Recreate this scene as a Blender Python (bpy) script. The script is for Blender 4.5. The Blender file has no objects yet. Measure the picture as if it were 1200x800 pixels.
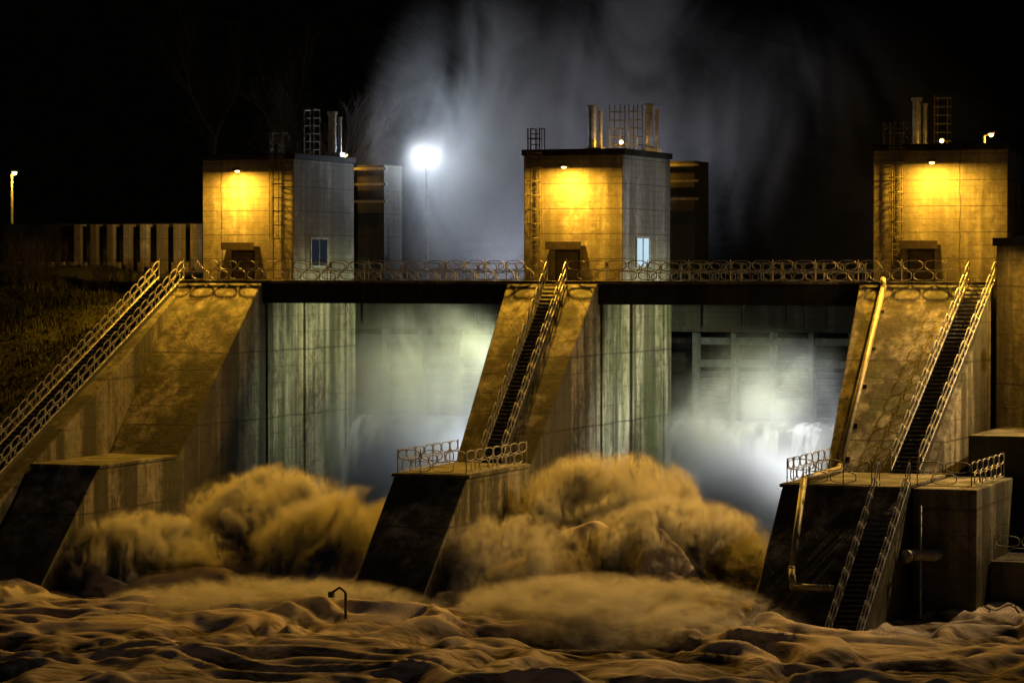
import bpy, math, random
import numpy as np
from mathutils import Vector, Matrix
random.seed(7); np.random.seed(7)
sc = bpy.context.scene
sc.view_settings.view_transform='Standard'; sc.view_settings.look='None'; sc.view_settings.exposure=0

# ------------------------------------------------------------------ helpers
def link(o):
    sc.collection.objects.link(o); return o
def empty(name):
    e=bpy.data.objects.new(name,None); e.empty_display_size=0.5; return link(e)

class MB:
    def __init__(s): s.v=[]; s.f=[]
    def box(s,x0,x1,y0,y1,z0,z1):
        b=len(s.v)
        s.v+= [(x0,y0,z0),(x1,y0,z0),(x1,y1,z0),(x0,y1,z0),(x0,y0,z1),(x1,y0,z1),(x1,y1,z1),(x0,y1,z1)]
        s.f+= [tuple(b+i for i in q) for q in [(0,3,2,1),(4,5,6,7),(0,1,5,4),(1,2,6,5),(2,3,7,6),(3,0,4,7)]]
        return s
    def loft(s,secs,zb):
        b=len(s.v); n=len(secs)
        for (y,z,xl,xr) in secs:
            s.v+=[(xl,y,zb),(xr,y,zb),(xr,y,z),(xl,y,z)]
        for i in range(n-1):
            p=b+4*i;q=p+4
            for j in range(4):
                k=(j+1)%4
                s.f.append((p+j,q+j,q+k,p+k))
        s.f.append((b+3,b+2,b+1,b)); e=b+4*(n-1); s.f.append((e,e+1,e+2,e+3))
        return s
    def tube(s,p0,p1,r0,r1=None,n=8,caps=True):
        r1=r0 if r1 is None else r1
        p0=Vector(p0);p1=Vector(p1);d=(p1-p0)
        if d.length<1e-6: return s
        d.normalize(); a=d.orthogonal().normalized(); c=d.cross(a)
        b=len(s.v)
        for p,r in((p0,r0),(p1,r1)):
            for i in range(n):
                t=2*math.pi*i/n; s.v.append(tuple(p+a*(r*math.cos(t))+c*(r*math.sin(t))))
        for i in range(n):
            j=(i+1)%n; s.f.append((b+i,b+j,b+n+j,b+n+i))
        if caps:
            s.f.append(tuple(b+i for i in range(n))[::-1]); s.f.append(tuple(b+n+i for i in range(n)))
        return s
    def path(s,pts,r,n=10):
        for i in range(len(pts)-1): s.tube(pts[i],pts[i+1],r,n=n)
        for p in pts[1:-1]: s.ball(p,r*1.12,8,6)
        return s
    def ball(s,c,r,nu=12,nv=8,sz=1.0):
        b=len(s.v)
        for j in range(nv+1):
            ph=math.pi*j/nv
            for i in range(nu):
                t=2*math.pi*i/nu
                s.v.append((c[0]+r*math.sin(ph)*math.cos(t),c[1]+r*math.sin(ph)*math.sin(t),c[2]+r*sz*math.cos(ph)))
        for j in range(nv):
            for i in range(nu):
                k=(i+1)%nu
                s.f.append((b+j*nu+i,b+(j+1)*nu+i,b+(j+1)*nu+k,b+j*nu+k))
        return s
    def ring(s,c,t,up,w,h,th,dp,n=16,pw=3.2):
        t=Vector(t);up=Vector(up);c=Vector(c);nn=t.cross(up).normalized()
        b=len(s.v)
        for i in range(n):
            a=2*math.pi*(i+.5)/n; cx=math.cos(a);sy=math.sin(a)
            e=(abs(cx)**pw+abs(sy)**pw)**(-1/pw); cx*=e; sy*=e
            for (k,o) in((0,1),(0,-1),(1,-1),(1,1)):
                ww=w-k*th; hh=h-k*th
                s.v.append(tuple(c+t*(cx*ww)+up*(sy*hh)+nn*(o*dp)))
        for i in range(n):
            j=(i+1)%n
            for k in range(4):
                m=(k+1)%4
                s.f.append((b+4*i+k,b+4*j+k,b+4*j+m,b+4*i+m))
        return s
    def obj(s,name,mat,parent=None,smooth=False,bevel=0):
        me=bpy.data.meshes.new(name); me.from_pydata(s.v,[],s.f); me.update()
        o=bpy.data.objects.new(name,me); link(o)
        if mat: me.materials.append(mat)
        if parent: o.parent=parent
        if smooth:
            me.polygons.foreach_set('use_smooth',[True]*len(me.polygons))
        if bevel:
            m=o.modifiers.new('bevel','BEVEL'); m.width=bevel; m.segments=2; m.limit_method='ANGLE'
        return o

# ------------------------------------------------------------------ materials
class NT:
    def __init__(s,name):
        s.m=bpy.data.materials.new(name); s.m.use_nodes=True; s.t=s.m.node_tree; s.t.nodes.clear()
        s.out=s.n('ShaderNodeOutputMaterial')
    def n(s,t,**k):
        x=s.t.nodes.new(t)
        for a,b in k.items(): setattr(x,a,b)
        return x
    def l(s,a,b): s.t.links.new(a,b)
    def val(s,sock,v):
        if isinstance(v,bpy.types.NodeSocket): s.l(v,sock)
        else: sock.default_value=v
    def math(s,op,a,b=0.0,clamp=False):
        x=s.n('ShaderNodeMath',operation=op); x.use_clamp=clamp
        s.val(x.inputs[0],a); s.val(x.inputs[1],b); return x.outputs[0]
    def pos(s): return s.n('ShaderNodeNewGeometry').outputs['Position']
    def mapv(s,v,scale=(1,1,1),loc=(0,0,0),rot=(0,0,0)):
        x=s.n('ShaderNodeMapping'); s.l(v,x.inputs[0]); x.inputs['Scale'].default_value=scale; x.inputs['Location'].default_value=loc; x.inputs['Rotation'].default_value=rot
        return x.outputs[0]
    def noise(s,v,scale,detail=4,rough=.55,dist=0):
        x=s.n('ShaderNodeTexNoise'); s.l(v,x.inputs['Vector']); x.inputs['Scale'].default_value=scale
        x.inputs['Detail'].default_value=detail; x.inputs['Roughness'].default_value=rough; x.inputs['Distortion'].default_value=dist
        return x.outputs[0]
    def ramp(s,f,a,b,lo=0.0,hi=1.0,smooth=True):
        x=s.n('ShaderNodeMapRange'); x.interpolation_type='SMOOTHSTEP' if smooth else 'LINEAR'
        s.l(f,x.inputs[0]); x.inputs[1].default_value=a;x.inputs[2].default_value=b;x.inputs[3].default_value=lo;x.inputs[4].default_value=hi
        return x.outputs[0]
    def mix(s,f,a,b,mode='MIX'):
        x=s.n('ShaderNodeMix',data_type='RGBA',blend_type=mode)
        s.val(x.inputs[0],f)
        for i,c in((6,a),(7,b)):
            if isinstance(c,tuple): x.inputs[i].default_value=(*c,1) if len(c)==3 else c
            else: s.l(c,x.inputs[i])
        return x.outputs[2]
    def bsdf(s,col,rough=.8,metal=0,bump=None,bstr=.3,bdist=.05,spec=.5):
        b=s.n('ShaderNodeBsdfPrincipled')
        if isinstance(col,tuple): b.inputs['Base Color'].default_value=(*col,1)
        else: s.l(col,b.inputs['Base Color'])
        s.val(b.inputs['Roughness'],rough); b.inputs['Metallic'].default_value=metal
        b.inputs['Specular IOR Level'].default_value=spec
        if bump is not None:
            u=s.n('ShaderNodeBump'); u.inputs['Strength'].default_value=bstr; u.inputs['Distance'].default_value=bdist
            s.l(bump,u.inputs['Height']); s.l(u.outputs[0],b.inputs['Normal'])
        return b
    def done(s,sh,vol=False):
        s.l(sh.outputs[0],s.out.inputs['Volume' if vol else 'Surface']); return s.m

def concrete(name,light=(.33,.31,.26),dark=(.11,.10,.08),joint=.62,jstr=.55,panel=3.1,moss=0.0,stain=1.0,wet=False):
    t=NT(name); p=t.pos()
    big=t.noise(t.mapv(p,(.35,.35,.12)),1.0,6,.6,.4)
    streak=t.noise(t.mapv(p,(1.6,1.6,.07)),1.0,5,.65,.2)
    streak2=t.noise(t.mapv(p,(.45,.45,.03),(7,3,1)),1.0,4,.6,.1)
    fine=t.noise(p,9,6,.7)
    mid=t.noise(p,1.8,6,.65,.6)
    f=t.math('ADD',t.math('MULTIPLY',big,.35),t.math('ADD',t.math('MULTIPLY',streak,.35*stain),t.math('MULTIPLY',mid,.30)))
    c=t.mix(t.ramp(f,.41,.60),dark,light)
    c=t.mix(t.ramp(fine,.42,.7,0,.35),c,tuple(x*.5 for x in dark))
    c=t.mix(t.ramp(streak2,.45,.58,0,.88*stain),c,tuple(x*.45 for x in dark))
    if moss>0:
        mm=t.noise(t.mapv(p,(.5,.5,.16),(2,9,4)),1.2,6,.7,.5)
        c=t.mix(t.ramp(mm,.45,.62,0,moss),c,(.06,.075,.028))
    sx=t.n('ShaderNodeSeparateXYZ'); t.l(p,sx.inputs[0])
    warp=t.math('MULTIPLY',t.noise(p,.7,2),.05)
    def lines(sock,per,w):
        q=t.math('FRACT',t.math('ADD',t.math('DIVIDE',sock,per),warp))
        return t.math('LESS_THAN',q,w)
    l1=lines(sx.outputs[2],joint,.05)
    l2=lines(sx.outputs[2],joint*4,.022)
    xy=t.math('ADD',sx.outputs[0],sx.outputs[1])
    l3=lines(xy,panel,.012)
    brk=t.ramp(t.noise(t.mapv(p,(.8,.8,3)),1.3,3),.4,.6,.15,1)
    jl=t.math('MULTIPLY',t.math('MULTIPLY',l1,jstr),brk)
    jl=t.math('MAXIMUM',jl,t.math('MULTIPLY',t.math('MAXIMUM',l2,l3),min(1,jstr*1.3)))
    c=t.mix(jl,c,tuple(x*.35 for x in dark))
    rough=.85
    if wet:
        zz=t.math('ADD',sx.outputs[2],t.math('MULTIPLY',t.math('ADD',streak,mid),3.0))
        wf=t.ramp(zz,-6.8,-10,0,1)
        c=t.mix(t.math('MULTIPLY',wf,.70),c,(.022,.019,.012))
        rough=t.ramp(wf,0,1,.85,.5)
    h=t.math('SUBTRACT',t.math('ADD',t.math('MULTIPLY',fine,.25),t.math('MULTIPLY',mid,.6)),jl)
    return t.done(t.bsdf(c,rough,bump=h,bstr=.7,bdist=.08,spec=.25))

M_pier=concrete('pier_concrete',(.33,.295,.22),(.065,.055,.036),.9,.45,4.7,.45,wet=True)
M_tower=concrete('tower_concrete',(.44,.41,.34),(.17,.15,.115),.33,.6,5.9,0,.7)
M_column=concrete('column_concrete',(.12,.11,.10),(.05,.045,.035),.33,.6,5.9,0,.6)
M_wall=concrete('wall_concrete',(.25,.225,.165),(.075,.065,.045),1.2,.4,2.6,.35,wet=True)
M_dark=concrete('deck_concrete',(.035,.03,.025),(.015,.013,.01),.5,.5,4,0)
def metal(name,c,r=.45,m=.7):
    t=NT(name); p=t.pos(); n=t.noise(p,3,5,.7); n2=t.noise(p,25,3)
    col=t.mix(t.ramp(n,.35,.7),tuple(x*.5 for x in c),c)
    return t.done(t.bsdf(col,t.ramp(n2,.3,.7,r-.1,r+.15),m,bump=n2,bstr=.15,bdist=.01))
M_galv=metal('galvanised_steel',(.42,.41,.38),.55,.3)
M_rack=metal('rack_steel',(.16,.17,.17),.6,.2)
M_steel=metal('dark_steel',(.05,.047,.04),.6,.3)
M_ladder=metal('ladder_steel',(.12,.10,.07),.6,.3)
M_cage=metal('cage_steel',(.24,.23,.20),.6,.3)
M_inox=metal('stainless_steel',(.65,.65,.65),.35,.3)
M_pipe=metal('painted_pipe',(.30,.26,.16),.5,.3)
M_door=metal('door_paint',(.05,.035,.025),.6,.1)
M_grate=metal('stair_grating',(.03,.025,.02),.7,.2)
def emis(name,c,s):
    t=NT(name); e=t.n('ShaderNodeEmission'); e.inputs[0].default_value=(*c,1); e.inputs[1].default_value=s; return t.done(e)
M_sod=emis('sodium_lamp_glow',(1,.55,.12),14)
M_white=emis('white_lamp_glow',(.85,.93,1),60)
M_win=emis('window_glow',(.62,.85,1),.85)
M_windark=emis('dim_window_glow',(.5,.7,1),.02)

WARM=(1,.50,.04); COOL=(.66,.82,1.0)
def light(kind,name,loc,energy,color,parent=None,target=None,size=.3,spot=None,blend=.5):
    d=bpy.data.lights.new(name,kind); d.energy=energy; d.color=color
    if kind=='AREA': d.shape='DISK'; d.size=size
    elif kind in('POINT','SPOT'): d.shadow_soft_size=size
    if kind=='SPOT': d.spot_size=math.radians(spot); d.spot_blend=blend
    o=bpy.data.objects.new(name,d); link(o); o.location=loc
    if target is not None:
        v=Vector(target)-Vector(loc); o.rotation_euler=v.to_track_quat('-Z','Y').to_euler()
    if parent: o.parent=parent
    return o

# ------------------------------------------------------------------ railing / stairs
def railing_mesh(mb,pts,h=1.12,cell=1.1):
    up=Vector((0,0,1))
    for a,b in zip(pts[:-1],pts[1:]):
        a=Vector(a);b=Vector(b);L=(b-a).length; n=max(1,round(L/cell)); t=(b-a)/L; c=L/n
        for i in range(n):
            ctr=a+t*(c*(i+.5))
            mb.ring(ctr+up*(h*.76),t,up,c*.47,h*.225,.04,.022)
            if i<n-1: mb.ring(a+t*(c*(i+1))+up*(h*.30),t,up,c*.47,h*.225,.04,.022)
            mb.tube(ctr+up*(h*.5),ctr+up*(h*.56),.03,n=5)
        for i in range(0,n+1,2):
            q=a+t*(c*i); mb.tube(q,q+up*h,.028,n=6)
        if n%2: mb.tube(b,b+up*h,.028,n=6)
        mb.tube(a+up*.03,b+up*.03,.022,n=5)
def railing(name,pts,parent=None,**k):
    mb=MB(); railing_mesh(mb,pts,**k); return mb.obj(name,M_galv,parent)
def staircase(p0,p1,width,name='staircase',rails=True):
    root=empty(name); p0=Vector(p0);p1=Vector(p1)
    drop=p0.z-p1.z; n=round(drop/.19); d=(p1-p0)/n
    mb=MB()
    for i in range(n):
        q=p0+d*i; run=abs(d.y)
        mb.box(q.x-width/2+.06,q.x+width/2-.06,q.y-run-.04,q.y,q.z-.26,q.z-.20)
        mb.box(q.x-width/2+.06,q.x+width/2-.06,q.y-run-.045,q.y-run-.015,q.z-.30,q.z-.262)
    mb.obj('steps',M_grate,root)
    st=MB()
    for s in(-1,1):
        x=s*width/2
        b=len(st.v)
        for q in(p0,p1):
            st.v+=[(q.x+x-.04,q.y,q.z-.42),(q.x+x+.04,q.y,q.z-.42),(q.x+x+.04,q.y,q.z-.05),(q.x+x-.04,q.y,q.z-.05)]
        for j in range(4):
            k=(j+1)%4; st.f.append((b+j,b+4+j,b+4+k,b+k))
        st.f+=[(b+3,b+2,b+1,b),(b+4,b+5,b+6,b+7)]
    st.obj('stringers',M_steel,root)
    if rails:
        for s in(-1,1):
            o=Vector((s*width/2,0,-.05)); railing('handrail',[p0+o,p1+o],root,cell=.95,h=1.0)
    return root

# ------------------------------------------------------------------ piers
def pier(secs,name='spillway_pier'):
    root=empty(name)
    MB().loft(secs,-20).obj('pier_body',M_pier,root,bevel=.07)
    return root
def secs2(x): return [(8.2,0,x+.6,x+5.56),(-4.1,0,x+.6,x+5.56),(-13.9,-8.75,x+1.6,x+5.56),(-22.2,-8.75,x+1.9,x+5.56),(-29.5,-15.4,x+2.1,x+5.56),(-30.5,-17.4,x+2.1,x+5.56)]
p1=pier(secs2(-19)); p2=pier(secs2(0))
p3=pier([(8.2,0,19.2,26),(-4.1,0,19.3,26),(-13.9,-8.75,20.2,25.3),(-22.2,-8.75,20.4,25.8),(-29.5,-15.4,20.6,25.7),(-30.5,-17.4,20.6,25.7)])
for r,x in((p1,-13.44),(p2,5.56)):
    mb=MB()
    mb.box(x-.02,x+.12,-3.6,-3.25,-16,-1.1); mb.box(x-.02,x+.10,6.9,7.25,-16,-1.1); mb.box(x-.02,x+.16,1.2,1.5,-16,-1.1)
    mb.obj('gate_guide',M_pier,r,bevel=.02)
for pp,a,b in((p1,-17.2,-13.34),(p2,1.8,5.66),(p3,20.3,25.9)):
    MB().box(a,b,-22.28,-14.1,-8.76,-8.60).obj('platform_slab',M_wall,pp,bevel=.03)

fw=empty('retaining_wall')
MB().loft([(-3.6,-.03,-20.4,-18.25),(-13.9,-4.9,-20.4,-17.45),(-23.2,-9.3,-20.4,-17.2),(-35,-14.9,-20.4,-17.1),(-42,-16.5,-20.4,-17.1)],-20).obj('wall_body',M_wall,fw,bevel=.05)
staircase((-19.2,-3.4,.35),(-18.9,-35,-14.6),1.5)

staircase((3.2,-3.7,.35),(3.6,-14.1,-8.45),1.05)
railing('platform_railing',[(5.45,-14.2,-8.6),(5.45,-22.1,-8.6),(2.05,-22.1,-8.6),(1.9,-14.2,-8.6)])
staircase((25.4,-3.7,.35),(24.0,-14.1,-8.45),1.3)
staircase((25.3,-21.6,-8.4),(24.9,-32,-16.6),1.35)
railing('platform_railing',[(20.5,-14.2,-8.6),(20.6,-22.1,-8.6),(24.4,-22.1,-8.6)])
railing('platform_railing',[(26,-20.3,-8.7),(28.4,-20.3,-8.7),(28.4,-13.2,-8.7)])

# ------------------------------------------------------------------ deck
dk=empty('bridge_deck')
mb=MB()
for a,b in((-13.44,.6),(5.56,19.25)):
    mb.box(a,b,-3.95,-.6,-.25,.0); mb.box(a,b,-3.98,-3.55,-1.05,-.252); mb.box(a,b,-1.1,-.7,-1.05,-.252)
    for i in range(1,6):
        x=a+(b-a)*i/6; mb.box(x-.1,x+.1,-3.54,-1.11,-.9,-.252)
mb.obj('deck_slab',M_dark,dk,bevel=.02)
mb=MB(); mb.box(-18.4,25.9,-4.02,-3.72,.003,.16); mb.obj('kerb',M_wall,dk,bevel=.02)
railing('deck_railing',[(-18.3,-3.87,.12),(2.6,-3.87,.12)],dk)
railing('deck_railing',[(3.8,-3.87,.12),(24.7,-3.87,.12)],dk)
for a,b in((-13.3,-.1),(5.7,18.8)):
    railing('rear_railing',[(a,-.75,.0),(b,-.75,.0)],dk)

ub=empty('upstream_service_bridge')
mb=MB(); mb.box(-22,34,11,14.2,-.5,0); mb.box(-22,34,11.1,11.5,-2.5,-.502); mb.box(-22,34,13.7,14.1,-2.7,-.502)
mb.box(-22,34,11.05,11.55,-2.75,-2.503)
for x in np.arange(-21,33,2.3): mb.box(x,x+.15,10.95,11.095,-2.45,-.55)
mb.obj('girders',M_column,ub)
railing('bridge_railing',[(-13,11.05,0),(34,11.05,0)],ub,cell=1.3)
sg=empty('spillway_gate')
mb=MB(); mb.box(-19,33,9.2,11,-20,-7.75)
mb.obj('gate_sill',M_wall,sg,bevel=.1)
mb=MB()
for x0,x1 in((-13.2,.6),(5.8,19.3)):
    mb.box(x0,x1,12.2,12.6,-3.5,-3.1); mb.box(x0,x1,12.2,12.5,-4.75,-4.35)
    n=6
    for i in range(n+1):
        x=x0+(x1-x0)*i/n; mb.box(x-.14,x+.14,12.0,12.7,-8.6,-2.8)
    for i in range(n):
        a=x0+(x1-x0)*i/n+.2; b=x0+(x1-x0)*(i+1)/n-.2
        zz=-5.0
        while zz>-8.0:
            k=len(mb.v)
            mb.v+=[(a,12.3,zz),(b,12.3,zz),(b,12.6,zz-.28),(a,12.6,zz-.28),(a,12.25,zz-.05),(b,12.25,zz-.05),(b,12.55,zz-.33),(a,12.55,zz-.33)]
            mb.f+=[(k,k+1,k+2,k+3),(k+4,k+7,k+6,k+5),(k,k+4,k+5,k+1),(k+3,k+2,k+6,k+7)]
            zz-=.36
mb.obj('trash_rack',M_rack,sg)
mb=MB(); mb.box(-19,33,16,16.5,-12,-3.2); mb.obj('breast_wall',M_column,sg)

tw=NT('falling_water'); p=tw.pos()
s1=tw.noise(tw.mapv(p,(2.2,.8,.10)),1,5,.55,.3); s2=tw.noise(tw.mapv(p,(.7,.4,.10)),1,4,.6,.3)
a=tw.ramp(tw.math('ADD',tw.math('MULTIPLY',s1,.5),tw.math('MULTIPLY',s2,.5)),.40,.64,.05,.9)
b=tw.bsdf((.64,.64,.60),.7,spec=.2)
tr=tw.n('ShaderNodeBsdfTransparent'); mx=tw.n('ShaderNodeMixShader'); tw.l(a,mx.inputs[0]); tw.l(tr.outputs[0],mx.inputs[1]); tw.l(b.outputs[0],mx.inputs[2])
M_fall=tw.done(mx)

# ------------------------------------------------------------------ numpy noise
perm=np.random.permutation(256); perm=np.concatenate([perm,perm,perm])
gr=np.array([[math.cos(a),math.sin(a)] for a in np.linspace(0,2*math.pi,16,endpoint=False)])
def perlin(x,y):
    xi=np.floor(x).astype(int); yi=np.floor(y).astype(int); xf=x-xi; yf=y-yi
    u=xf*xf*xf*(xf*(xf*6-15)+10); v=yf*yf*yf*(yf*(yf*6-15)+10)
    def g(i,j):
        h=perm[perm[(xi+i)&255]+((yi+j)&255)]&15
        return gr[h,0]*(xf-i)+gr[h,1]*(yf-j)
    a=g(0,0)*(1-u)+g(1,0)*u; b=g(0,1)*(1-u)+g(1,1)*u
    return (a*(1-v)+b*v)*1.5
def fbm(x,y,o=4,g=.5):
    s=0;a=1
    for i in range(o):
        s=s+a*perlin(x+i*17.3,y-i*9.1); x=x*2.03;y=y*2.03;a*=g
    return s
def grid_obj(name,X,Y,Z,mat,parent=None):
    ny,nx=X.shape; v=np.stack([X.ravel(),Y.ravel(),Z.ravel()],1)
    idx=np.arange(nx*ny).reshape(ny,nx)
    f=np.stack([idx[:-1,:-1].ravel(),idx[:-1,1:].ravel(),idx[1:,1:].ravel(),idx[1:,:-1].ravel()],1)
    me=bpy.data.meshes.new(name); me.vertices.add(len(v)); me.vertices.foreach_set('co',v.ravel())
    me.loops.add(f.size); me.loops.foreach_set('vertex_index',f.ravel()); me.polygons.add(len(f))
    me.polygons.foreach_set('loop_start',np.arange(0,f.size,4)); me.polygons.foreach_set('loop_total',np.full(len(f),4))
    me.polygons.foreach_set('use_smooth',np.ones(len(f),bool)); me.update(calc_edges=True); me.validate()
    o=bpy.data.objects.new(name,me); link(o); me.materials.append(mat)
    if parent:o.parent=parent
    return o
for x0,x1 in((-13.4,.55),(5.6,19.2)):
    X,T=np.meshgrid(np.linspace(x0,x1,140),np.linspace(0,1.25,90))
    Y=9.6-.9*np.minimum(T*4,1)-3.4*T+.4*fbm(X*.8,T*1.2,3); Z=-7.62-7.2*T**2+.05*fbm(X*2,T*2,3)
    grid_obj('waterfall',X,Y,Z,M_fall)

# river water: long-exposure, silky folds
xs=np.arange(-42,46,.17); ys=np.arange(-66,9,.17)
X,Y=np.meshgrid(xs,ys)
wx=X+3.5*fbm(X*.10,Y*.10,2); wy=Y+3.5*fbm(X*.10+9,Y*.10+4,2)
r=1-np.sqrt(fbm(wx*.20,wy*.32+3,3,.5)**2+.03)
Z=-14.9+.95*r+.8*fbm(wx*.10+5,wy*.17,3,.5)
Z+=.04*fbm(wx*.9,wy*1.8,2)
def bump(cx,cy,rx,ry,h): return h*np.exp(-((X-cx)/rx)**2-((Y-cy)/ry)**2)
rag=1+.8*fbm(wx*.26+2,wy*.26,3,.45)
m=bump(10,-16,4.2,4.5,2.2)+bump(14.5,-20,4,4,1.5)+bump(8,-24,3.5,4,1.1)+bump(-6.5,-18,3.6,4.5,1.8)+bump(-2,-20,3,4,1.5)+bump(-11,-22,4,4,1.0)+bump(1,-33,4,3,.8)+bump(16,-27,4,4,1.0)+bump(-16,-34,6,3,.8)+bump(0,-24.5,2,5,1.1)
Z+=m*np.clip(rag,.3,1.8)
tw=NT('river_foam_water'); p=tw.pos()
n1=tw.noise(tw.mapv(p,(.20,.34,.5)),1,6,.55,2.2); n2=tw.noise(tw.mapv(p,(.5,1.5,1.2)),1,5,.6,1.8)
sx=tw.n('ShaderNodeSeparateXYZ'); tw.l(p,sx.inputs[0])
hz=tw.ramp(sx.outputs[2],-15.0,-13.3,-.14,.15,False)
f=tw.math('ADD',tw.math('ADD',tw.math('MULTIPLY',n1,.6),tw.math('MULTIPLY',n2,.4)),hz)
fo=tw.ramp(f,.33,.64)
col=tw.mix(fo,(.035,.021,.010),(.60,.49,.36))
bb=tw.bsdf(col,.9,bump=n2,bstr=.15,bdist=.2,spec=.05)
M_river=tw.done(bb)
grid_obj('river_water',X,Y,Z,M_river)
t=NT('still_water'); p=t.pos(); n=t.noise(t.mapv(p,(.6,1.5,1)),1,5,.6,.5)
M_still=t.done(t.bsdf((.03,.028,.02),.15,bump=n,bstr=.5,bdist=.2))
MB().box(-300,300,-320,8,-17.2,-16.6).obj('calm_river_water',M_still)
MB().box(-300,300,17,400,-9,-7.6).obj('reservoir_water',M_still)

# ------------------------------------------------------------------ ground, banks
t=NT('grass_ground'); p=t.pos(); n=t.noise(p,.5,6,.65,.4); n2=t.noise(p,4,5,.7)
c=t.mix(t.ramp(n,.38,.62),(.022,.02,.01),(.06,.06,.018)); c=t.mix(t.ramp(n2,.4,.65,0,.6),c,(.016,.014,.008))
M_grass=t.done(t.bsdf(c,.95,bump=n2,bstr=.8,bdist=.15,spec=.1))
gx=np.concatenate([np.linspace(-1500,-120,12),np.linspace(-110,110,90),np.linspace(120,1500,12)])
gy=np.concatenate([np.linspace(-600,-160,8),np.linspace(-150,200,120),np.linspace(220,2500,14)])
X,Y=np.meshgrid(gx,gy)
def sst(a,b,v): q=np.clip((v-a)/(b-a),0,1); return q*q*(3-2*q)
Z=np.full(X.shape,-19.0)
Z+=38*sst(55,170,Y)*(1-.45*sst(-60,60,X))+2.5*fbm(X*.03,Y*.03,3)*sst(30,80,Y)
Z=Z+sst(-50,-75,X)*16*sst(-150,-20,Y)
Z=Z+sst(45,70,X)*15
grid_obj('ground',X,Y,Z,M_grass)
X,Y=np.meshgrid(np.linspace(-95,-20.3,170),np.linspace(-60,70,260))
def bankz(X,Y):
    z=-.9-.47*np.clip(-3-Y,0,26)-.1*np.clip(-29-Y,0,60)
    return z+.45*fbm(X*.2,Y*.2,4)+.06*np.clip(-25-X,0,30)+.05*np.clip(Y,0,60)
Z=bankz(X,Y); Z[0,:]=-20; Z[-1,:]=-20; Z[:,0]=-20
grid_obj('grass_bank',X,Y,Z,M_grass)
t=NT('grass_blades'); p=t.pos(); n=t.noise(p,.8,4)
M_blade=t.done(t.bsdf(t.mix(t.ramp(n,.4,.6),(.04,.035,.012),(.10,.10,.03)),.9,spec=.1))
mb=MB(); N=26000
bx=np.random.uniform(-48,-20.6,N); by=np.random.uniform(-30,8,N)
cl=fbm(bx*.5,by*.5,3)
X1=bankz(bx,by)
for i in range(N):
    h=.18+.6*max(0,cl[i]+.3)*random.random(); a=random.random()*6.28; w=.03+.03*random.random()
    k=len(mb.v); x,y,z=bx[i],by[i],X1[i]-.03; lx=random.uniform(-.2,.2);ly=random.uniform(-.2,.2)
    mb.v+=[(x-w*math.cos(a),y-w*math.sin(a),z),(x+w*math.cos(a),y+w*math.sin(a),z),(x+lx,y+ly,z+h)]
    mb.f.append((k,k+1,k+2))
mb.obj('grass',M_blade)

# ------------------------------------------------------------------ towers
def tower(x0,w,win=True):
    r=empty('gatehouse_tower'); x1=x0+w; H=7.1
    MB().box(x0,x1,0,8.2,.004,H-.32).obj('walls',M_tower,r,bevel=.04)
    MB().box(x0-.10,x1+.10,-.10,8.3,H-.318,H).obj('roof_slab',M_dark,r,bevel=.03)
    mb=MB(); dx=x0+1.9
    mb.box(dx-.08,dx+1.28,-.06,-.004,0.02,1.75)
    mb.obj('door_frame',M_dark,r)
    mb=MB(); mb.box(dx,dx+1.2,-.10,-.062,.02,1.68); mb.tube((dx+1.05,-.13,.85),(dx+1.05,-.13,1.05),.02); mb.obj('door',M_door,r)
    mb=MB(); mb.box(dx-.4,dx+1.6,-.75,-.01,1.86,2.0); mb.box(dx-.4,dx+1.6,-.78,-.752,1.8,2.22); mb.obj('door_canopy',M_door,r,bevel=.01)
    mb=MB(); mb.box(x1+.012,x1+.03,2.2,4.3,.95,2.4); mb.obj('window_pane',M_win if win else M_windark,r)
    mb=MB()
    for (a,b,c,d) in((2.08,2.2,.85,2.5),(4.3,4.42,.85,2.5),(2.2,4.3,2.4,2.5),(2.2,4.3,.85,.95),(3.22,3.28,.95,2.4)): mb.box(x1+.004,x1+.08,a,b,c,d)
    mb.obj('window_frame',M_galv,r)
    lx=x0+(.75 if x0>-10 else 4.7); lx=x0+1.3 if w>6.5 else lx; mb=MB(); top=H+1.1
    for s in(-.25,.25): mb.tube((lx+s,-.28,.2),(lx+s,-.28,top),.04,n=6)
    z=.35
    while z<top-.1: mb.tube((lx-.25,-.28,z),(lx+.25,-.28,z),.025,n=5); z+=.28
    z=2.4
    while z<top+.05:
        pts=[(lx+.38*math.cos(a),-.28-.62*math.sin(a),z) for a in np.linspace(0,math.pi,9)]
        for a,b in zip(pts[:-1],pts[1:]): mb.tube(a,b,.028,n=5)
        z+=.75
    for a in np.linspace(0,math.pi,5): mb.tube((lx+.38*math.cos(a),-.28-.62*math.sin(a),2.4),(lx+.38*math.cos(a),-.28-.62*math.sin(a),top),.022,n=5)
    for s in(-.25,.25):
        mb.tube((lx+s,-.28,top),(lx+s,.5,top),.03,n=6); mb.tube((lx+s,.5,top),(lx+s,.5,H),.03,n=6)
    mb.obj('caged_ladder',M_ladder,r)
    cx=x0+w*.47
    lp=empty('wall_lamp'); lp.parent=r
    mb=MB(); mb.tube((cx,0,6.15),(cx,-.9,6.25),.04); mb.box(cx-.22,cx+.22,-1.2,-.75,6.14,6.28); mb.obj('lamp_housing',M_steel,lp,bevel=.02)
    mb=MB(); mb.ball((cx,-.97,6.1),.13,12,8,.5); mb.obj('lamp_bulb',M_sod,lp,True)
    light('AREA','wall_glow',(cx,-1.3,5.95),1250,WARM,lp,(cx,-.5,0),.5)
    light('SPOT','flood_beam',(cx,-1.25,5.98),15000,WARM,lp,(cx+1.5,-18,-9),.12,125,.7)
    return r
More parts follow.
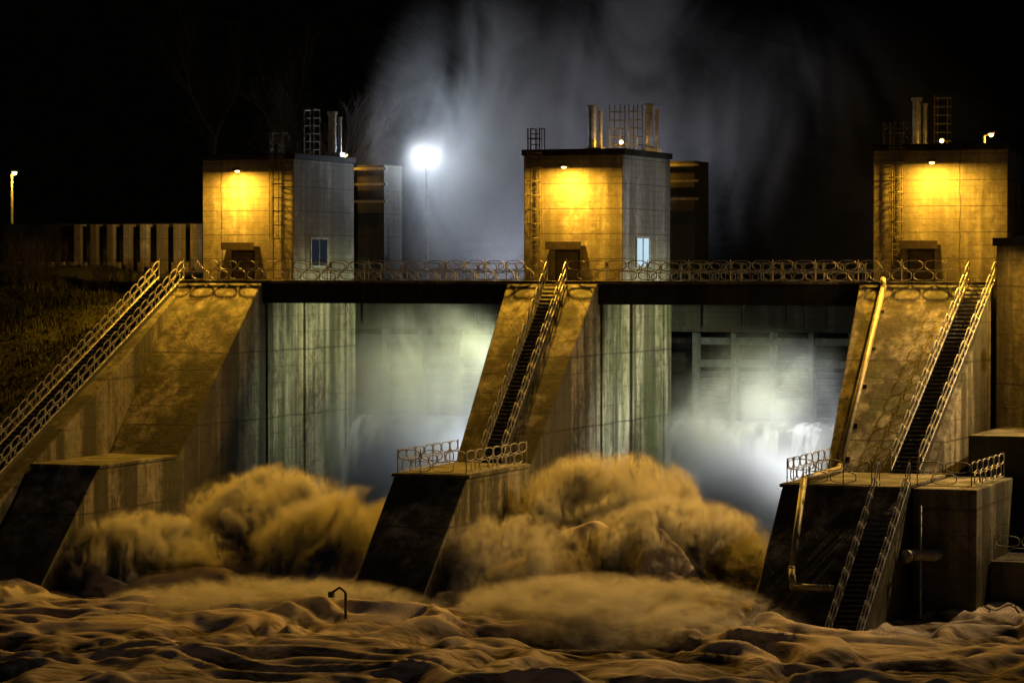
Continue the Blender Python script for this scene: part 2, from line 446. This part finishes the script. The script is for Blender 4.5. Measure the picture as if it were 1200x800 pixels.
def chimney(r,x,y,h,H=7.1):
    mb=MB(); mb.tube((x,y,H),(x,y,H+h),.22,n=16); mb.tube((x,y,H+h),(x,y,H+h+.16),.29,.29,16)
    mb.tube((x,y,H+h-.6),(x,y,H+h-.5),.25,n=16); mb.tube((x,y,H+.5),(x,y,H+.6),.25,n=16)
    mb.tube((x+.42,y+.1,H),(x+.42,y+.1,H+h*.9),.11,n=12); mb.tube((x+.42,y+.1,H+h*.9),(x+.42,y+.1,H+h*.9+.1),.15,n=12)
    mb.box(x-.3,x+.6,y-.3,y+.4,H,H+.25)
    mb.obj('exhaust_stack',M_inox,r)
def roofcage(r,x,y,h,w=.8,H=7.1,d=.8):
    mb=MB()
    for a in(0,w):
        for b in(0,d): mb.tube((x+a,y+b,H),(x+a,y+b,H+h),.035,n=6)
    z=H+.4
    while z<=H+h+.01:
        for a,b in(((0,0),(w,0)),((w,0),(w,d)),((w,d),(0,d)),((0,d),(0,0))): mb.tube((x+a[0],y+a[1],z),(x+b[0],y+b[1],z),.026,n=5)
        z+=.45
    mb.obj('roof_access_cage',M_cage,r)
def ant(r,x,y,h,H=7.1):
    mb=MB(); mb.tube((x,y,H),(x,y,H+h),.025,n=5); mb.obj('antenna',M_galv,r)
def rooflamp(r,x,y,z,P):
    lp=empty('roof_lamp'); lp.parent=r
    mb=MB(); mb.tube((x,y,7.1),(x,y,z),.03); mb.tube((x,y,z),(x-.2,y-.15,z+.1),.03); mb.obj('bracket',M_steel,lp)
    mb=MB(); mb.ball((x-.25,y-.2,z+.02),.11,10,6); mb.obj('lamp_bulb',M_sod,lp,True)
    light('POINT','roof_glow',(x-.25,y-.4,z),P,WARM,lp,size=.12)
def rear_column(r,x0,x1,top=6.8):
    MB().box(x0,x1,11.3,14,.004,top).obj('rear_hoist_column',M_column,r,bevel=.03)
    mb=MB()
    for z in(4.6,5.6,6.5): mb.box(x0-1.2,x1+.3,10.9,11.05,z,z+.14)
    mb.box(x0-1.3,x0-1.15,10.9,11.1,.0,6.9)
    mb.obj('hoist_frame',M_pipe,r)
    lp=empty('hoist_lamp'); lp.parent=r
    mb=MB(); mb.ball((x0-.5,10.5,7.15),.1,10,6); mb.tube((x0-.5,10.5,7.2),(x0-.5,11,7.4),.03); mb.obj('lamp_bulb',M_sod,lp,True)
    light('POINT','hoist_glow',(x0-.5,10.2,7.2),200,WARM,lp,size=.12)
t1=tower(-19,5.56,False); chimney(t1,-13.9,6.2,2.4); roofcage(t1,-15.2,5.2,2.7,.6); rear_column(t1,-14.6,-12.9)
t2=tower(0,5.56,True); chimney(t2,2.2,4.8,2.4); chimney(t2,4.9,6.4,2.5); roofcage(t2,3.05,5.2,2.6,.6); roofcage(t2,4.15,5.2,2.6,.5); rear_column(t2,4.4,6.0); rooflamp(t2,4.1,5.0,7.6,80)
t3=tower(19,6.9,False); chimney(t3,19.9,5.8,2.5); roofcage(t3,20.8,6.0,2.8,.7); ant(t3,19.3,1,1.2); ant(t3,19.6,1.1,1.1); ant(t3,20.3,1.1,1.15); rear_column(t3,24,27); rooflamp(t3,21.8,4.6,7.4,50)  # rooflamp on this tower is added to light the stack and cages
roofcage(t3,19.3,.8,1.1,1.1)

# ------------------------------------------------------------------ right abutment
ab=empty('abutment_wall')
MB().box(26.25,45,-4.6,6,-20,2.2).obj('upper_block',M_wall,ab,bevel=.05)
MB().box(26.5,45,-12,-4.6,-20,-6.9).obj('middle_block',M_wall,ab,bevel=.05)
MB().box(25.85,28.7,-20.6,-12.1,-20,-8.78).obj('lower_block',M_wall,ab,bevel=.05)
MB().box(28.75,45,-18,-12.1,-20,-12.1).obj('lower_walkway',M_wall,ab,bevel=.05)
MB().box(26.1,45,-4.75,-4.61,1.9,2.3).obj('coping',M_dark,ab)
railing('walkway_railing',[(28.9,-17.8,-12.08),(36,-17.8,-12.08)],ab)
lp=empty('abutment_lamp')
mb=MB(); mb.tube((37,-5,2.2),(37,-5,7),.07); mb.tube((37,-5,7),(36,-7,7.1),.05); mb.box(35.7,36.2,-7.4,-6.8,7.0,7.15); mb.obj('lamp_post',M_steel,lp)
light('SPOT','lamp_beam',(36,-7.2,6.9),25000,(1,.66,.30),lp,(5,-29,-14),.15,95,.75)
lp=empty('abutment_wall_lamp')
mb=MB(); mb.tube((30.6,-4.6,1.2),(30.6,-6.2,1.3),.04); mb.box(30.4,30.8,-6.6,-6.1,1.2,1.34); mb.obj('bracket',M_steel,lp)
light('SPOT','lamp_beam',(30.6,-6.4,1.1),2500,WARM,lp,(26.5,-5.5,-5),.12,140,.6)

dp=empty('drain_pipe')
mb=MB(); mb.path([(20.5,-4.0,.3),(20.6,-4.4,-.1),(20.9,-13.9,-8.35),(21.2,-15,-8.4),(21.5,-22.6,-8.35),(22,-26.4,-11.9),(22.2,-26.9,-12.6),(24,-27.0,-12.6)],.15,12); mb.obj('pipe',M_pipe,dp,True)
mb=MB()
for y in(-5.5,-7.5,-9.5,-11.5,-13.2):
    f=(y+4.4)/(-9.5); mb.box(20.5+.3*f-.0,20.9+.3*f,y-.1,y+.1,-.9-.87*(abs(y)-4.1),-.2-.87*(abs(y)-4.3))
mb.obj('pipe_brackets',M_steel,dp)
op=empty('outlet_pipe')
mb=MB(); mb.path([(27,-20.7,-11.6),(27,-21.5,-11.6),(26.3,-22.6,-11.5)],.24,14); mb.tube((26.6,-22.2,-19),(26.6,-22.2,-9.4),.05); mb.tube((26.2,-22.8,-11.55),(26.1,-22.95,-11.53),.3); mb.obj('pipe',M_galv,op,True)
gp=empty('water_gauge_post')
mb=MB(); mb.tube((5,-34.7,-17),(5,-34.7,-12.7),.06); mb.tube((5,-34.7,-12.7),(4.75,-34.75,-12.5),.05); mb.tube((4.75,-34.75,-12.5),(4.45,-34.8,-12.7),.05); mb.box(4.28,4.5,-34.9,-34.7,-12.92,-12.68); mb.obj('post',M_steel,gp)

# ------------------------------------------------------------------ street lamps
def street_lamp(x,y,z0,z1,mat,power,col,r=.14,globe=False):
    e=empty('street_lamp')
    mb=MB(); mb.tube((x,y,z0),(x,y,z1),.11,.08,10); mb.tube((x,y,z0),(x,y,z0+.5),.15,.13,10)
    if globe: mb.tube((x,y,z1-.02),(x,y,z1+.06),.25,.2,12); mb.ball((x,y,z1+.85),.22,12,5,.35)
    else: mb.tube((x,y,z1),(x+.5,y-.5,z1+.12),.04); mb.box(x+.35,x+.75,y-.8,y-.4,z1+.1,z1+.2)
    mb.obj('pole',M_galv,e)
    mb=MB(); c=(x,y,z1+.4) if globe else (x+.55,y-.6,z1+.03)
    mb.ball(c,r,16,10); mb.obj('lamp_globe',mat,e,True)
    light('POINT','lamp_light',(c[0],c[1],c[2]-(0 if globe else .25)),power,col,e,size=r*1.05)
    return e
street_lamp(-11.3,13.9,0,6.95,M_white,16000,COOL,.46,True)
street_lamp(-48.5,30,0,7.2,M_sod,700,WARM,.16)
street_lamp(16.4,40,-8,9.2,M_sod,300,WARM,.14)
street_lamp(19.2,42,-8,9.3,M_sod,300,WARM,.14)
def flood(x,y,z,tgt,P,col=(.92,1,.58),ang=140,name='bay_floodlight'):
    e=empty(name); mb=MB(); mb.box(x-.18,x+.0,y-.25,y+.25,z-.18,z+.18); mb.tube((x,y,z),(x+.4,y,z+.1),.04); mb.obj('housing',M_steel,e)
    v=(Vector(tgt)-Vector((x,y,z))).normalized()*.3
    light('SPOT','flood_beam',Vector((x,y,z))+v,P,col,e,tgt,.12,ang,.8)
flood(.2,1.0,-1.6,(-13,4.2,-6.5),12000,ang=80); flood(18.9,1.0,-1.6,(5,4.2,-6.5),12000,ang=80)
flood(-1,7.0,-.9,(-7,6,-14),4000,(.76,.87,1),100); flood(16,6.5,-.9,(11,3,-14),4500,(.82,.88,.90),90)
flood(.55,-3.5,-6.5,(-6,1,-12),4200,(.82,.90,.98),100); flood(19.0,-3.5,-6.5,(10,1.5,-11.5),8500,(.88,.91,.92),95)  # extra lower pair, hidden by the piers, added to brighten the mist base
flood(-3,24,-6,(-6,17,14),10500,(.74,.78,.98),120)
flood(18.9,3,4.5,(5.5,4,3.5),3200,(.85,.92,1),50,'wall_floodlight')

# ------------------------------------------------------------------ parapet on left
pw=empty('concrete_parapet')
mb=MB(); mb.box(-60,-29.6,20.6,21.2,3.3,3.62); mb.box(-60,-38.3,20.3,20.59,1.2,3.6); mb.obj('top_beam',M_dark,pw)
mb=MB()
for i in range(8):
    x=-38-.0+i*1.18; mb.box(x,x+.42,19.7,20.59,.2,3.55)
mb.box(-60,-29.6,20.6,21.2,-1,.9)
for i in range(22):
    x=-46+i*.8; mb.box(x,x+.3,19.2,19.5,.0,1.15)
mb.obj('posts',M_tower,pw)
e=empty('parapet_lamp'); mb=MB(); mb.tube((-25,14,0),(-25,14,5),.06); mb.ball((-25,14,5.1),.1); mb.obj('post',M_steel,e)
light('SPOT','lamp_beam',(-25.2,14,5),2600,WARM,e,(-35,18.5,1.5),.12,75,.6)

# ------------------------------------------------------------------ trees
t=NT('bark'); p=t.pos(); n=t.noise(p,6,4); M_bark=t.done(t.bsdf(t.mix(n,(.05,.04,.03),(.13,.11,.085)),.9,bump=n))
def branch(mb,p,d,L,r,dep):
    k=3; q=Vector(p)
    for i in range(k):
        d=(d+Vector((random.uniform(-.16,.16),random.uniform(-.16,.16),random.uniform(-.04,.14)))).normalized()
        nq=q+d*(L/k); mb.tube(q,nq,r*(1-.2*i),r*(1-.2*(i+1)),5 if dep>2 else 3,False); q=nq
        if dep>0 and (i>0 or dep<4):
            for j in range(2 if dep>1 else 3):
                nd=(d+Vector((random.uniform(-1,1),random.uniform(-1,1),random.uniform(-.1,.7)))*.75).normalized()
                branch(mb,q,nd,L*random.uniform(.5,.72),r*.45,dep-1)
def tree(x,y,z,h):
    mb=MB(); branch(mb,(x,y,z),Vector((0,0,1)),h*.5,h*.018,4); mb.obj('bare_tree',M_bark)
tree(-24,26,-1,13); tree(-33,40,0,15); tree(-44,50,2,17); tree(-28,34,0,12)
for (sx_,sy_,n_,h_) in((-30.5,2,26,2.0),(-27,5,14,1.3),(-34,-4,16,1.2)):
    mb=MB()
    for i in range(n_):
        a=random.uniform(0,6.28); branch(mb,(sx_+random.uniform(-1.4,1.4),sy_+random.uniform(-.8,.8),-.9 if sy_>0 else -1.3),Vector((math.cos(a)*.4,math.sin(a)*.4,1)).normalized(),h_,.022,2)
    mb.obj('bare_shrub',M_bark)
mb=MB()
for i in range(200):
    y=random.uniform(75,150); x=random.uniform(-190,-58-(y-75)*.3); z=-18+38*float(sst(55,170,np.array(y)))*(1-.45*float(sst(-60,60,np.array(x)))); h=random.uniform(9,19)
    mb.tube((x,y,z),(x,y,z+h),.2,.03,4,False)
    for j in range(34):
        f=random.uniform(.25,1); a=random.uniform(0,6.28); l=(1.05-f)*h*.28+.4
        q=(x,y,z+h*f); e2=(x+l*math.cos(a),y+l*math.sin(a),z+h*f+l*random.uniform(-.2,.6)); mb.tube(q,e2,.06,.01,3,False)
mb.obj('distant_forest',M_bark)

# ------------------------------------------------------------------ mist
def mist(c,rad,dens,ns=.25,lo=.38,hi=.68,col=(1,1,1),name='mist',rot=(0,0,0),g=.2,pw=1.3,st=(1,1,.6),step=2.0,det=4,dist=.8,srot=(0,0,0),fine=0,fs=(1.8,.55,.8)):
    t=NT(name+'_volume'); tc=t.n('ShaderNodeTexCoord').outputs['Object']
    ln=t.n('ShaderNodeVectorMath',operation='LENGTH'); t.l(tc,ln.inputs[0])
    P=t.pos()
    n=t.noise(t.mapv(P,st,rot=srot),ns,det,.6,dist)
    rr=t.math('ADD',ln.outputs['Value'],t.math('MULTIPLY',t.math('SUBTRACT',n,.5),-1.9 if fine else -.3))
    fall=t.ramp(rr,1.0,.25,0,1)
    edge=t.ramp(ln.outputs['Value'],1.0,.75,0,1)
    fall=t.math('MULTIPLY',t.math('POWER',fall,pw),edge)
    d=t.math('MULTIPLY',t.math('MULTIPLY',fall,t.ramp(n,lo,hi)),dens)
    if fine:
        n2=t.noise(t.mapv(P,fs,rot=srot),1.25,6,.7,2.0)
        d=t.math('MULTIPLY',d,t.ramp(n2,.43,.61,.01,2.2))
    v=t.n('ShaderNodeVolumePrincipled'); v.inputs['Color'].default_value=(*col,1); v.inputs['Anisotropy'].default_value=g
    t.l(d,v.inputs['Density']); m=t.done(v,True)
    try: m.cycles.volume_step_rate=step
    except Exception: pass
    o=MB().ball((0,0,0),1,24,16).obj(name,m); o.location=c; o.scale=rad; o.rotation_euler=rot
    return o
mist((-6.5,3,-8.5),(7.5,9,9),.40,.3,.34,.66); mist((12.5,3,-9.0),(7.3,8,7.5),.28,.3,.38,.68)
mist((9.3,2.0,-10.8),(3.2,3.8,5.2),2.2,.35,.38,.62,st=(1,1,.5),rot=(0,-.25,0),step=1)
mist((13,-2,-12.0),(5.2,6,5.0),1.3,.32,.38,.60,st=(1,1,.5),step=1); mist((-5,-2,-11.3),(5.8,7,5.6),.9,.3,.38,.62,st=(1,1,.45),step=1)
mist((-8,13,6.5),(8,7,13),.30,.17,.40,.66,st=(1,1,.5),srot=(0,.25,0),dist=1.4)
mist((-5,15,3),(8,6,6.5),.26,.22,.38,.66,dist=1.2)
mist((-1,18,9),(11,9,13),.10,.15,.42,.68,st=(1,1,.5),dist=1.4)
mist((9,22,7),(15,10,12),.05,.13,.42,.68,dist=1.4)
mist((-11.3,13.9,7.3),(2.4,2.4,2.4),.22,.2,.0,.4,pw=2)  # dense ball of mist added round the white lamp to make its halo
FOAM=(.97,.92,.84)
SP=[(10,-15,-12.2,5.8,5.5,4.7),(14.5,-19,-13.1,5.5,5,3.8),(7.5,-22,-13.4,5,5,3.3),(-6.5,-17,-12.7,6.0,5.5,4.2),(-1.5,-20,-13.0,5,5,3.8),(-11.5,-22,-13.5,6.5,5,3.1),(0,-31,-14.4,9,5.5,2.0),(15,-29,-14.2,9,5.5,2.2),(-18,-34,-14.4,11,5,1.9)]
for i,(x,y,z,a,b,c) in enumerate(SP):
    far=i<6
    mist((x,y,z),(a,b,c),6 if far else 2.2,.36 if far else .45,.36,.60,col=FOAM,name='spray',pw=1.1,st=(1,.9,.75) if far else (.7,1.1,1.2),step=.35 if far else .5,det=5,dist=1.4,srot=(.35,.5*(i%3-1),.4) if far else (.2,.25*(i%3-1),.25),fine=1,fs=(1.8,.6,.75) if far else (.9,1.6,1.4))

# ------------------------------------------------------------------ world, moon
w=bpy.data.worlds.new('World'); sc.world=w; w.use_nodes=True; nt=w.node_tree
sky=nt.nodes.new('ShaderNodeTexSky'); sky.sky_type='NISHITA'; sky.sun_disc=False; sky.sun_elevation=math.radians(-4); sky.sun_rotation=math.radians(200)
bg=nt.nodes['Background']; nt.links.new(sky.outputs[0],bg.inputs[0]); bg.inputs[1].default_value=.3
s=bpy.data.lights.new('moon','SUN'); s.energy=.01; s.angle=math.radians(.5); s.color=(.7,.8,1)
so=bpy.data.objects.new('moon',s); link(so); so.rotation_euler=(math.radians(50),0,math.radians(60))

# ------------------------------------------------------------------ camera
cam=bpy.data.cameras.new('camera'); cam.lens=105; cam.sensor_width=36; cam.clip_end=5000; cam.clip_start=.5
co=bpy.data.objects.new('camera',cam); link(co); co.location=(55.6,-148.9,1.0)
co.rotation_euler=(math.radians(90-1.473),0,math.radians(20.7)); sc.camera=co
